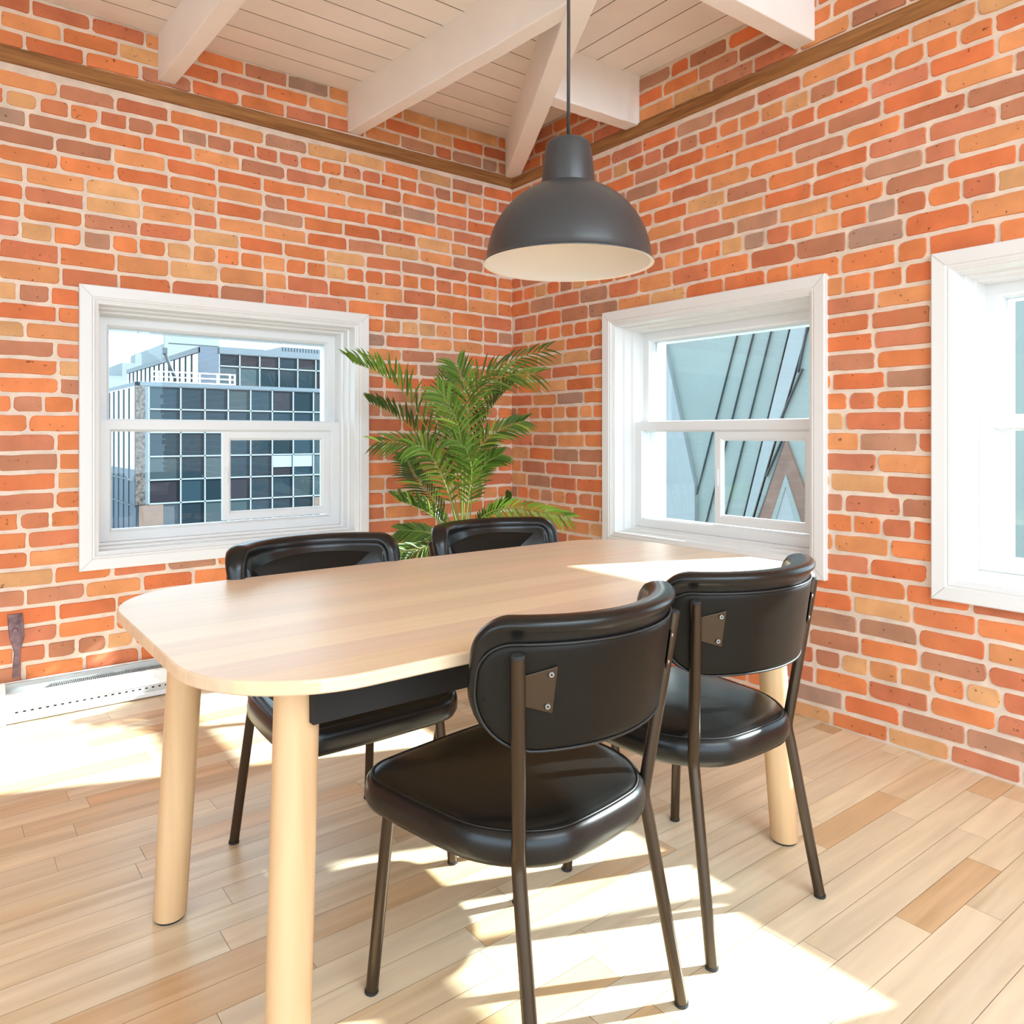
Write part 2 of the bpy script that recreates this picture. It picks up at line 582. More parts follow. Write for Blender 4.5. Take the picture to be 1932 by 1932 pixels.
# ------------------------------------------------------------------ ceiling boards and beams
SL, SR = 0.057, 0.025        # fall of the two ceiling planes away from their walls
def zl(y): return ZTOP - SL * abs(y)
def zr(x): return ZTOP - SR * abs(x)
K = 0.60                     # the hip line: x = K * y
def build_ceiling():
    mb = MB()
    rnd = random.Random(5)
    g = 0.0022
    y = 0.0
    while y > -8.0:
        wd = rnd.choice((0.125, 0.14, 0.14, 0.155, 0.17))
        a, b = y - g, y - wd + g
        c = Vector((0.87, 0.83, 0.79)) * rnd.uniform(0.96, 1.03)
        mb.add([(-7, b, zl(b)), (K * b, b, zl(b)), (K * a, a, zl(a)), (-7, a, zl(a))], [(0, 1, 2, 3)], 0, tuple(c))
        y -= wd
    x = 0.0
    while x > -4.8:
        wd = rnd.choice((0.125, 0.14, 0.14, 0.155, 0.17))
        a, b = x - g, x - wd + g
        c = Vector((0.87, 0.83, 0.79)) * rnd.uniform(0.96, 1.03)
        mb.add([(b, b / K, zr(b)), (b, -8, zr(b)), (a, -8, zr(a)), (a, a / K, zr(a))], [(0, 1, 2, 3)], 0, tuple(c))
        x -= wd
    mb.box(-7.3, 0.3, -8.0, 0.3, ZTOP + 0.03, ZTOP + 0.2, 1)
    # backing right behind the gaps
    mb.add([(-7, -8, zl(-8) + .012), (K * -8, -8, zl(-8) + .012), (0, 0, ZTOP + .012), (-7, 0, ZTOP + .012)], [(0, 1, 2, 3)], 1)
    mb.add([(0, 0, ZTOP + .012), (0, -8, ZTOP + .012), (-4.8, -8, zr(-4.8) + .012)], [(0, 1, 2)], 1)
    o = mb.build('ceiling', [M_CEIL, M_GAP], fix=False)
    return tag(o, 'white painted board ceiling falling gently away from the walls', 'ceiling', None, 'structure')
build_ceiling()

def beam(p0, p1, wd, top0, top1, bot0, bot1, label):
    """a rafter from p0 to p1 in plan with its own top and bottom heights"""
    p0, p1 = Vector((*p0, 0)), Vector((*p1, 0))
    n = (p1 - p0).normalized().cross(Vector((0, 0, 1))) * wd / 2
    mb = MB()
    vs = []
    steps = 14
    rings = []
    for k in range(steps + 1):
        t = k / steps
        p = p0.lerp(p1, t)
        tz, bz = top0 + (top1 - top0) * t, bot0 + (bot1 - bot0) * t
        e = 0.0018
        rings.append([(p.x - n.x + jit(e), p.y - n.y + jit(e), bz + jit(e)), (p.x + n.x + jit(e), p.y + n.y + jit(e), bz + jit(e)),
                      (p.x + n.x, p.y + n.y, tz), (p.x - n.x, p.y - n.y, tz)])
    mb.loft(rings, True, True, 0, None, False)
    o = mb.build('ceiling_beam', M_BEAM, bevel=0.005)
    return tag(o, label, 'ceiling beam', 'white ceiling beams', 'structure')
e = 0.012
beam((-1.935, 0.0), (-1.935, -5.0), 0.072, zl(0) + e, zl(-5) + e, 2.690, 2.690 - SL * 5, 'white ceiling beam ending on the rail above the single window, farthest from the lamp')
beam((-1.032, 0.0), (-1.032, -1.75), 0.074, zl(0) + e, zl(-1.75) + e, 2.683, 2.683 - SL * 1.75, 'white ceiling beam ending on the left wall rail between window and corner, behind the lamp')
beam((0.0, -0.988), (-0.62, -0.988), 0.086, zr(0) + e, zr(-.62) + e, 2.652, 2.652 - SR * .62, 'short white ceiling beam right behind the lamp cord, ending above the lamp on the right wall')
beam((0.0, -1.917), (-1.15, -1.917), 0.086, zr(0) + e, zr(-1.15) + e, 2.684, 2.684 - SR * 1.15, 'white ceiling beam ending high above the gap between the two right wall windows')
beam((-0.0, -0.0), (-1.17, -1.95), 0.088, ZTOP + e, zl(-1.95) + 0.08, 2.662, 2.562, 'diagonal white ceiling beam ending in the brick corner')

# ------------------------------------------------------------------ windows
def build_window(name, wd, rot, label):
    root = empty(name, (0, 0, 0), rot)
    tag(root, label, 'window', None, 'structure')
    u0, u1, z0, z1 = wd[0], wd[1], WZ0, WZ1
    mb = MB()
    mb.frame(u0, u1, z0, z1, [(0, 0.0), (0, -0.026), (0.004, -0.029), (0.045, -0.027), (0.050, -0.022), (0.056, -0.024), (0.060, -0.018), (0.066, -0.016), (0.066, 0.01)])
    # mitre lines at the casing corners
    for (cu, cz, du, dz) in ((u0, z0, 1, 1), (u1, z0, -1, 1), (u1, z1, -1, -1), (u0, z1, 1, -1)):
        a = Vector((cu + du * .004, -0.0293, cz + dz * .004)); b = Vector((cu + du * .046, -0.0275, cz + dz * .046))
        t = Vector((-dz * du, 0, 1)).normalized() * 0.0004
        mb.add([a - t, b - t, b + t, a + t], [(0, 1, 2, 3)], 1)
    mb.build('casing', [M_WHITE, M_GAP], root, fix=False)
    mb = MB()
    mb.frame(u0, u1, z0, z1, [(0.062, -0.012), (0.074, -0.010), (0.076, 0.05), (0.084, 0.053), (0.086, 0.10), (0.096, 0.103), (0.098, 0.226), (0.129, 0.226), (0.129, 0.300), (0.05, 0.310)])
    mb.build('jamb', M_WHITE, root, fix=False)
    uu0, uu1, zz0, zz1 = u0 + 0.097, u1 - 0.097, z0 + 0.097, z1 - 0.097
    ms = 0.051
    # upper sash, set deep
    mb = MB()
    prof = [(0, 0.225), (0, 0.178), (0.038, 0.176), (0.046, 0.186), (ms, 0.198), (ms, 0.215), (0.04, 0.225)]
    mb.frame(uu0, uu1, 1.150, zz1, prof)
    us = mb.build('upper_sash', M_VINYL, root, fix=False)
    mb = MB(); mb.box(uu0 + .045, uu1 - .045, 0.2045, 0.2085, 1.195, zz1 - .045)
    tag(mb.build('pane', M_PANE, us), 'clear upper glass pane')
    # lower sash, one step nearer
    mb = MB()
    prof = [(0, 0.175), (0, 0.120), (0.040, 0.118), (0.046, 0.128), (ms, 0.140), (ms, 0.165), (0.04, 0.175)]
    mb.frame(uu0, uu1, zz0, 1.194, prof)
    a0, a1 = uu0 + ms, uu1 - ms
    split = u0 + 0.149 + 0.467 * (a1 - a0)
    ls = mb.build('lower_sash', M_VINYL, root, fix=False)
    mb = MB(); mb.box(a0 - .004, split + .03, 0.1545, 0.1585, zz0 + ms - .005, 1.150)
    tag(mb.build('pane', M_PANE, ls), 'clear fixed glass pane')
    mb = MB()
    s0, s1, sz0, sz1 = split, a1, zz0 + ms + 0.006, 1.144
    mb.frame(s0, s1, sz0, sz1, [(0, 0.160), (0, 0.136), (0.030, 0.136), (0.040, 0.146), (0.042, 0.152), (0.036, 0.160)])
    sl = mb.build('sliding_sash', M_VINYL, root, fix=False)
    mb = MB(); mb.box(s0 + .036, s1 - .036, 0.1505, 0.1535, sz0 + .036, sz1 - .036)
    tag(mb.build('pane', M_PANE, sl), 'clear sliding glass pane')
    mb = MB(); mb.box(s0 + .008, s0 + .022, 0.128, 0.138, (sz0 + sz1) / 2 - .04, (sz0 + sz1) / 2 + .04)
    mb.build('pull_handle', M_VINYL, sl, bevel=.002)
    mb = MB()
    mb.box(u0 + .10, u1 - .10, .228, .298, z1 - .150, z1 - .12)
    mb.box(u0 + .12, u0 + .147, .228, .298, z0 + .13, z1 - .150)
    mb.build('outer_frame', M_WHITE, root)
    # outside sill
    mb = MB(); mb.box(u0 + .05, u1 - .05, 0.24, 0.36, z0 + .03, z0 + .075)
    mb.build('outer_sill', M_VINYL, root)
    return root
build_window('window_1', W1, 0.0, 'white framed sash window over the heater, dark glass office outside')
build_window('window_2', W2, -math.pi / 2, 'white framed sash window beside the palm corner, slanted metal cladding outside')
build_window('window_3', W3, -math.pi / 2, 'white framed sash window cut off by the edge of the picture')

# ------------------------------------------------------------------ rounded outlines
def rrect(hx, hy, radii, n=10, c=(0, 0)):
    """rounded rectangle, radii for (+x+y, -x+y, -x-y, +x-y)"""
    pts = []
    for (sx, sy, a0), r in zip(((1, 1, 0), (-1, 1, 90), (-1, -1, 180), (1, -1, 270)), radii):
        for k in range(n + 1):
            t = math.radians(a0 + 90 * k / n)
            pts.append((c[0] + sx * (hx - r) + r * math.cos(t), c[1] + sy * (hy - r) + r * math.sin(t)))
    return pts

def inset(pts, d):
    n = len(pts)
    out = []
    for i in range(n):
        p0, p1, p2 = Vector(pts[i - 1]), Vector(pts[i]), Vector(pts[(i + 1) % n])
        t = (p2 - p0)
        t = t.normalized() if t.length > 1e-9 else Vector((1, 0))
        nrm = Vector((-t.y, t.x))
        out.append((p1.x + nrm.x * d, p1.y + nrm.y * d))
    return out

# ------------------------------------------------------------------ dining table
TX0, TX1, TY0, TY1, TZ = -2.457, -0.745, -2.500, -1.570, 0.75
def build_table():
    cx, cy = (TX0 + TX1) / 2, (TY0 + TY1) / 2
    root = empty('dining_table', (cx, cy, 0))
    tag(root, 'long pale wood dining table with rounded corners and four round legs', 'table')
    hx, hy = (TX1 - TX0) / 2, (TY1 - TY0) / 2
    out = rrect(hx, hy, (0.24,) * 4, 14)
    th = 0.024
    # top face cut into glued boards; side faces take the tone of the board they end
    bw = [0.0]
    rnd = random.Random(4)
    y = -hy
    bounds = [y]
    while y < hy - 0.01:
        y = min(hy, y + rnd.uniform(0.085, 0.125))
        bounds.append(y)
    if bounds[-1] - bounds[-2] < 0.04:
        bounds.pop(-2)
    tones = [tuple(Vector((0.83, 0.640, 0.445)) * rnd.uniform(0.92, 1.06) + Vector((0, rnd.uniform(-.02, .02), rnd.uniform(-.025, .025)))) for _ in bounds]
    bm = bmesh.new()
    lvl = [(0.004, TZ - th), (0.0, TZ - th + .003), (0.0, TZ - .004), (0.0012, TZ - .0014), (0.004, TZ)]
    rings = [[bm.verts.new((p[0], p[1], z)) for p in inset(out, d)] for d, z in lvl]
    n = len(out)
    for k in range(len(rings) - 1):
        for i in range(n):
            j = (i + 1) % n
            bm.faces.new((rings[k][i], rings[k][j], rings[k + 1][j], rings[k + 1][i]))
    bm.faces.new(rings[0][::-1]); bm.faces.new(rings[-1])
    for b in bounds[1:-1]:
        bmesh.ops.bisect_plane(bm, geom=bm.verts[:] + bm.edges[:] + bm.faces[:], plane_co=(0, b, 0), plane_no=(0, 1, 0))
    bmesh.ops.recalc_face_normals(bm, faces=bm.faces)
    lay = bm.loops.layers.float_color.new('tone')
    for f in bm.faces:
        yc = f.calc_center_median().y
        k = max(i for i in range(len(bounds)) if bounds[i] <= yc + 1e-6 or i == 0)
        c = Vector(tones[k])
        if abs(f.normal.z) < 0.5 and abs(f.normal.x) > 0.35:
            c = Vector((c.x * 0.93, c.y * 0.86, c.z * 0.78))      # end grain
        for l in f.loops:
            l[lay] = (*c, 1)
    me = bpy.data.meshes.new('tabletop')
    bm.to_mesh(me); bm.free()
    me.materials.append(M_TABLE)
    t = bpy.data.objects.new('tabletop', me); COL.objects.link(t); t.parent = root
    mb = MB()
    ya, yb, xa, xb = -2.385 - cy, -1.715 - cy, -2.27 - cx, -0.93 - cx
    for y in (ya, yb):
        mb.box(xa, xb, y - .011, y + .011, .645, TZ - th)
    for x in (xa, xb):
        mb.box(x - .011, x + .011, ya + .011, yb - .011, .645, TZ - th)
    mb.build('apron', M_APRON, root)
    for (fx, fy) in ((-2.330, -1.705), (-0.890, -2.392), (-2.308, -2.372), (-0.890, -1.700)):
        sx = -1 if fx < -1.5 else 1
        sy = -1 if fy < -2.0 else 1
        base = Vector((fx - cx, fy - cy, 0.006))
        topp = Vector((fx - cx - sx * 0.034, fy - cy - sy * 0.034, TZ - th))
        mb = MB()
        ax = topp - base
        rings = []
        for t_, r in ((0, .0345), (.004, .0365), (.3, .038), (1.0, .0385)):
            p = base + ax * t_
            rings.append([(p.x + r * math.cos(a), p.y + r * math.sin(a), p.z) for a in (2 * math.pi * i / 36 for i in range(36))])
        mb.loft(rings)
        lg = mb.build('leg', M_LEG, root, angle=40)
        mb = MB()
        mb.lathe([(.031, 0.0), (.033, 0.006)], 28, 0, (base.x, base.y), True, True)
        mb.build('foot_pad', M_FOOT, lg, angle=40)
    return root
build_table()

# ------------------------------------------------------------------ dining chairs (local: faces +y, origin on the floor)
def build_chair():
    root = empty('dining_chair')
    # seat cushion
    def densify(pts, mx=0.022):
        o = []
        for i, p in enumerate(pts):
            q = pts[(i + 1) % len(pts)]
            L = math.hypot(q[0] - p[0], q[1] - p[1])
            k = max(1, int(L / mx))
            for j in range(k):
                o.append((p[0] + (q[0] - p[0]) * j / k, p[1] + (q[1] - p[1]) * j / k))
        return o
    out = []
    def seat_outline(d):
        pts = rrect(0.246, 0.232, (0.085, 0.085, 0.15, 0.15), 10, (0, 0.024))
        # taper to the rear
        pts = densify(pts)
        pts = [(x * (1 - 0.12 * max(0, (0.25 - y) / 0.45)) * (1 + 0.035 * (1 - ((y - .024) / .232) ** 2)), .024 + (y - .024) * (1 + (0.10 if y < .024 else .05) * (1 - (x / .246) ** 2)) + (.014 if y < .024 else 0) * min(1, (.024 - y) / .1)) for x, y in pts]
        return inset(pts, d)
    mb = MB()
    lv = [(0.060, 0.382), (0.022, 0.384), (0.008, 0.392), (0.001, 0.405), (0.0, 0.425), (0.003, 0.441), (0.010, 0.450), (0.013, 0.4515), (0.0165, 0.4505), (0.021, 0.4535), (0.032, 0.458)]
    rings = [[(x, y, z) for x, y in seat_outline(d)] for d, z in lv]
    last = rings[-1]
    for k in range(1, 13):
        q = 1 - k / 12
        rings.append([(x * q, 0.024 + (y - 0.024) * q, 0.458 + 0.0125 * (1 - q ** 2.2)) for x, y, z in last])
    mb.loft(rings, True, False)
    seat = mb.build('seat', M_LEATHER, root, angle=75)
    mb = MB()
    p = seat_outline(0.0148)
    mb.tube([(x, y, 0.4512) for x, y in p + p[:2]], 0.0022, 6, cap=False)
    mb.build('piping', M_STITCH, seat)
    # curved backrest: arc of radius R about a vertical axis, leaning back
    R, half = 0.285, math.radians(60)
    lean = math.tan(math.radians(9))
    ymid, zb, hb = -0.232, 0.600, 0.232
    def wrap(a, b, c):
        """a along the arc, b up, c outward (rearward)"""
        th = a / R
        rr = R + c
        y = ymid + R - rr * math.cos(th) - (b - 0.0) * lean
        return (rr * math.sin(th), y, zb + b)
    La = R * half
    def top_roll(b):
        return max(0.0, (b - hb * 0.62) / (hb * 0.38))
    ol = densify(rrect(La, hb / 2, (0.062, 0.062, 0.125, 0.125), 12, (0, hb / 2)))
    def ring(scale_b, d, c, ex=0.0, src=None):
        pts = inset(src or ol, d)
        return [wrap(a, hb / 2 + (b - hb / 2) * scale_b, c + ex * top_roll(b)) for a, b in pts]
    mb = MB()
    seq = [(0, .030, .018, 0), (.3, .030, .018, 0), (.6, .030, .018, 0), (.85, .030, .018, 0), (1, .030, .018, 0),
           (1, .024, .019, .004), (1, .016, .0205, .008), (1, .008, .018, .010), (1, .002, .010, .008), (1, 0, .0, .004), (1, .001, -.010, 0), (1, .006, -.019, -.004), (1, .014, -.0235, -.006),
           (1, .022, -.0245, -.004), (1, .027, -.0240, -.003), (1, .030, -.0236, -.002), (1, .036, -.0248, -.001), (.97, .037, -.0262, 0), (.85, .038, -.0295, 0), (.65, .038, -.0330, 0), (.4, .038, -.0356, 0), (.2, .038, -.0368, 0), (0, .038, -.0372, 0)]
    rings = [ring(a, d, c, ex) for a, d, c, ex in seq]
    # caps along the spine: bridge the first and last flattened rings onto themselves
    mb.loft(rings, False, False)
    back = mb.build('backrest', M_LEATHER, root, angle=75)
    # rear panel, set under the roll
    pl = densify(rrect(La - 0.020, (hb - 0.052) / 2, (0.05, 0.05, 0.110, 0.110), 12, (0, (hb - 0.052) / 2 + 0.006)))
    mb = MB()
    hc = (hb - 0.052) / 2 + 0.006
    def pring(sb, d, c):
        return [wrap(a, hc + (b - hc) * sb, c) for a, b in inset(pl, d)]
    mb.loft([pring(1, 0, .012), pring(1, -.001, .0195), pring(1, .003, .0225), pring(1, .010, .0234), pring(.85, .012, .0236), pring(.65, .012, .0237), pring(.4, .012, .0237), pring(.2, .012, .0237), pring(0, .012, .0237)], True, False)
    bp = mb.build('back_panel', M_LEATHER2, back, angle=75)
    mb = MB()
    pr = pring(1, -.002, .0215)
    mb.tube(pr + pr[:2], 0.0026, 6, cap=False)
    mb.build('piping', M_STITCH, bp)
    # front legs
    rt = 0.0128
    for s in (-1, 1):
        mb = MB()
        mb.tube([(s * .188, .196, .386), (s * .210, .228, 0.004)], rt, 20)
        lg = mb.build('leg', M_TUBE, root, angle=50)
        mb = MB(); mb.tube([(s * .210, .228, 0.006), (s * .2105, .2285, 0.0)], rt + .0012, 16)
        mb.build('foot_cap', M_FOOT, lg, angle=50)
    # rear legs with the kink at the seat, running up behind the back
    for s in (-1, 1):
        mb = MB()
        pth = [(s * .207, -.232, .004), (s * .183, -.169, .36), (s * .180, -.1625, .392), (s * .1795, -.161, .405), (s * .1805, -.162, .418), (s * .184, -.166, .45), (s * .224, -.2035, .772)]
        mb.tube(pth, rt, 20)
        lg = mb.build('leg', M_TUBE, root, angle=50)
        mb = MB(); mb.tube([(s * .207, -.232, .006), (s * .2073, -.2323, 0)], rt + .0012, 16)
        mb.build('foot_cap', M_FOOT, lg, angle=50)
        mb = MB(); mb.tube([(s * .2238, -.2033, .7705), (s * .2243, -.2037, .7755)], [rt + .0004, rt - .003], 20)
        mb.build('end_cap', M_FOOT, lg, angle=50)
        # plate welded to the leg and screwed to the panel
        th = 0.63
        z0, z1 = 0.672, 0.752
        mbp = MB()
        a_in, a_out = R * (th - .075), R * (th + .14)
        P = [wrap(s * a_out, z0 - zb + .018, .026), wrap(s * a_in, z0 - zb, .0265), wrap(s * a_in, z1 - zb, .0265), wrap(s * a_out, z1 - zb - .018, .026)]
        Q = [wrap(s * a_out, z0 - zb + .018, .0295), wrap(s * a_in, z0 - zb, .030), wrap(s * a_in, z1 - zb, .030), wrap(s * a_out, z1 - zb - .018, .0295)]
        mbp.loft([P, Q], True, True, 0, None, False)
        br = mbp.build('bracket', M_TUBE, root, bevel=.001)
        for b in (z0 - zb + .013, z1 - zb - .013):
            mbs = MB()
            a_ = s * (a_in + .009)
            p0, p1 = Vector(wrap(a_, b, .0295)), Vector(wrap(a_, b, .0325))
            mbs.tube([p0, p1], [.0062, .0045], 14)
            mbs.tube([p1, p1 + (p1 - p0) * .1], .002, 6, 1)
            mbs.build('screw', [M_STEEL, M_DARK], br, angle=40)
    # board under the cushion and the lugs that join it to the rear legs
    mb = MB()
    mb.prism([(x, y) for x, y in seat_outline(.062)], .370, .3815, 'z')
    mb.build('seat_base', M_FOOT, root)
    for s in (-1, 1):
        mb = MB(); mb.tube([(s * .178, -.160, .388), (s * .165, -.140, .388)], .0075, 10)
        mb.build('seat_lug', M_TUBE, root, angle=50)
    return root

chair = build_chair()
CH = [(-1.83, -2.41, math.radians(7), 'black leather dining chair nearest the camera, back turned to us, at the table front'),
      (-1.255, -2.357, math.radians(-0.5), 'black leather dining chair seen from behind, between the nearest chair and the right brick wall'),
      (-1.895, -1.695, math.radians(181), 'black leather dining chair across the table, in front of the single window'),
      (-1.235, -1.66, math.radians(180), 'black leather dining chair across the table, in front of the palm')]
for i, (x, y, a, lb) in enumerate(CH):
    c = chair if i == 0 else copy_tree(chair)
    c.location = (x, y, 0)
    c.rotation_euler = (0, 0, a)
    tag(c, lb, 'chair', 'dining chairs around the table')

# ------------------------------------------------------------------ pendant lamp
def build_lamp():
    LX, LY, LZ = -1.522, -2.198, 1.5515
    R = 0.2035
    root = empty('pendant_lamp', (LX, LY, LZ))
    tag(root, 'dark grey dome pendant lamp hanging over the table', 'lamp')
    mb = MB()
    prof = [(R + .0065, -.001), (R + .0070, .0015), (R + .002, .0035)]
    for k in range(0, 27):
        t = math.radians(2 + k * 70.0 / 26)
        prof.append((R * math.cos(t), R * math.sin(t) + .002))
    mb.lathe(prof, 72, 0)
    sh = mb.build('shade', M_LAMP, root, angle=50)
    mb = MB()
    prof = [(R + .0065, -.001), (R - .003, .001)]
    for k in range(0, 27):
        t = math.radians(2 + k * 84.0 / 26)
        prof.append(((R - .003) * math.cos(t), (R - .003) * math.sin(t)))
    mb.lathe(prof, 72, 0, cap1=True)
    mb.build('shade_lining', M_LAMPIN, sh, angle=60)
    mb = MB()
    mb.lathe([(.0600, .190), (.0672, .1905), (.0676, .193), (.0570, .288), (.0550, .2965), (.0500, .3025), (.0430, .3050), (.006, .3055)], 56, 0, cap0=True, cap1=True)
    cap = mb.build('socket_cover', M_LAMP, root, angle=45)
    mb = MB()
    mb.lathe([(.010, .3050), (.0085, .315), (.0045, .319)], 16, 0, cap1=True)
    mb.build('cord_grip', M_CORD, cap, angle=45)
    mb = MB()
    top = 2.735 - LZ
    mb.tube([(0, 0, .312), (.0015, .0005, .60), (-.001, 0, .9), (0, 0, top)], .0042, 10)
    mb.build('cord', M_CORD, root)
    mb = MB()
    mb.lathe([(.05, top + .03), (.05, top + .012), (.045, top), (.006, top - .004)], 32, 0, cap0=True, cap1=True)
    mb.build('canopy', M_LAMP, root, angle=45)
    mb = MB()
    mb.lathe([(.022, .195), (.022, .145), (.019, .14)], 24, 0, cap0=True, cap1=True)
    mb.build('socket', M_BULB, root, angle=45)
    mb = MB()
    prof = [(.013, .142)] + [(.013 + .019 * math.sin(math.pi * k / 16), .142 - .02 - .075 * k / 16) for k in range(0, 12)]
    prof = [(.013, .142), (.014, .128), (.022, .112), (.029, .095), (.0305, .082), (.027, .067), (.018, .056), (.006, .051)]
    mb.lathe(prof, 28, 0, cap1=True)
    mb.build('bulb', M_BULB, root, angle=60)
build_lamp()

# ------------------------------------------------------------------ potted palm in the corner
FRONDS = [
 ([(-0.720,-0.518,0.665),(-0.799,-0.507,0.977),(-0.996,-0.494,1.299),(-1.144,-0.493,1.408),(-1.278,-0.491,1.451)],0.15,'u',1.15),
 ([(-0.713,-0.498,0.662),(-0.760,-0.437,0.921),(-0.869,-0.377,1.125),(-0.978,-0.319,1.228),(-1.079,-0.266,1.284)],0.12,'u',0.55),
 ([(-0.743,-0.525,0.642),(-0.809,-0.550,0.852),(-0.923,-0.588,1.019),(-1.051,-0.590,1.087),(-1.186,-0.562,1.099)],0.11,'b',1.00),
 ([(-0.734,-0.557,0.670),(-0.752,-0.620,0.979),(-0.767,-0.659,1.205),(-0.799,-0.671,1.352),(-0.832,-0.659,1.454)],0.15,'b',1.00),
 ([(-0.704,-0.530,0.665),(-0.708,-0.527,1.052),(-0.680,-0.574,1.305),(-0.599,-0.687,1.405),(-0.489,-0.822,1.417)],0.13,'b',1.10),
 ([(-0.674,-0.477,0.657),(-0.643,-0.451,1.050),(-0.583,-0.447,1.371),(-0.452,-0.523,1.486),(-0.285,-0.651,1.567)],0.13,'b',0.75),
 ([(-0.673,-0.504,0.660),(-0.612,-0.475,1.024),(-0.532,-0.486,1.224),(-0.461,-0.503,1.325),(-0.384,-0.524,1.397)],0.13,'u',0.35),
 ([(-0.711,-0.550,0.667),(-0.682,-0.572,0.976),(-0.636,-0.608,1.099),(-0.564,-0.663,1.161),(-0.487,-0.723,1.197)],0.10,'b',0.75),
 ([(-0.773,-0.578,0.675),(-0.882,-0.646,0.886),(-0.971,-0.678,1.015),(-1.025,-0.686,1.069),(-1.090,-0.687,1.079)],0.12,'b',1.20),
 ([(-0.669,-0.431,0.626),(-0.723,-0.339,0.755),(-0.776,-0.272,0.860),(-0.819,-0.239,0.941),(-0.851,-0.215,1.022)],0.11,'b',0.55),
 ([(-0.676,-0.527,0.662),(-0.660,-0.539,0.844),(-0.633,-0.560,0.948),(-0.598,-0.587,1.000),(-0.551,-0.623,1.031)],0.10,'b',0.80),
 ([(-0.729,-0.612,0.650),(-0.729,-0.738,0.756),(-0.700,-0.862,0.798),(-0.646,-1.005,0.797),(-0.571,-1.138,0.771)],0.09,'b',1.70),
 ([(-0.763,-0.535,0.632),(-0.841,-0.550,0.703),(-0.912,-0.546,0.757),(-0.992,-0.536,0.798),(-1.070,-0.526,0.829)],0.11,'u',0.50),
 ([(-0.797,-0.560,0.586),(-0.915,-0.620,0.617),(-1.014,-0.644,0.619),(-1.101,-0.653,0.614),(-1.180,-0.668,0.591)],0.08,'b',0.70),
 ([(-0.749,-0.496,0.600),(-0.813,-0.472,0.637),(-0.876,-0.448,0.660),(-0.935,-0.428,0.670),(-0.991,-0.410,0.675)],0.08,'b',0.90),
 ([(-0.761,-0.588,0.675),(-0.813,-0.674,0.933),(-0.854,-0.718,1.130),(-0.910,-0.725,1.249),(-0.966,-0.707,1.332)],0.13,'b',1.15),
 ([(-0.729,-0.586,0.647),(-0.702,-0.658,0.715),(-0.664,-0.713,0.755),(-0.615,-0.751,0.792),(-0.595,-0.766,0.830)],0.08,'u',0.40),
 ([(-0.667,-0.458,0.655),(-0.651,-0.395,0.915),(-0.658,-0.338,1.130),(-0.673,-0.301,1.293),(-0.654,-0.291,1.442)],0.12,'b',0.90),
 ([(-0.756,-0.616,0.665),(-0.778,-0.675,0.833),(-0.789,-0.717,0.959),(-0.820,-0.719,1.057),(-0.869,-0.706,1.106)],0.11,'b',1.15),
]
def catmull(pts, n):
    P = [Vector(p) for p in pts]
    P = [P[0] * 2 - P[1]] + P + [P[-1] * 2 - P[-2]]
    out = []
    segs = len(P) - 3
    for k in range(n + 1):
        t = k / n * segs
        i = min(int(t), segs - 1)
        f = t - i
        a, b, c, d = P[i:i + 4]
        out.append(0.5 * ((2 * b) + (c - a) * f + (2 * a - 5 * b + 4 * c - d) * f * f + (3 * b - a - 3 * c + d) * f ** 3))
    return out

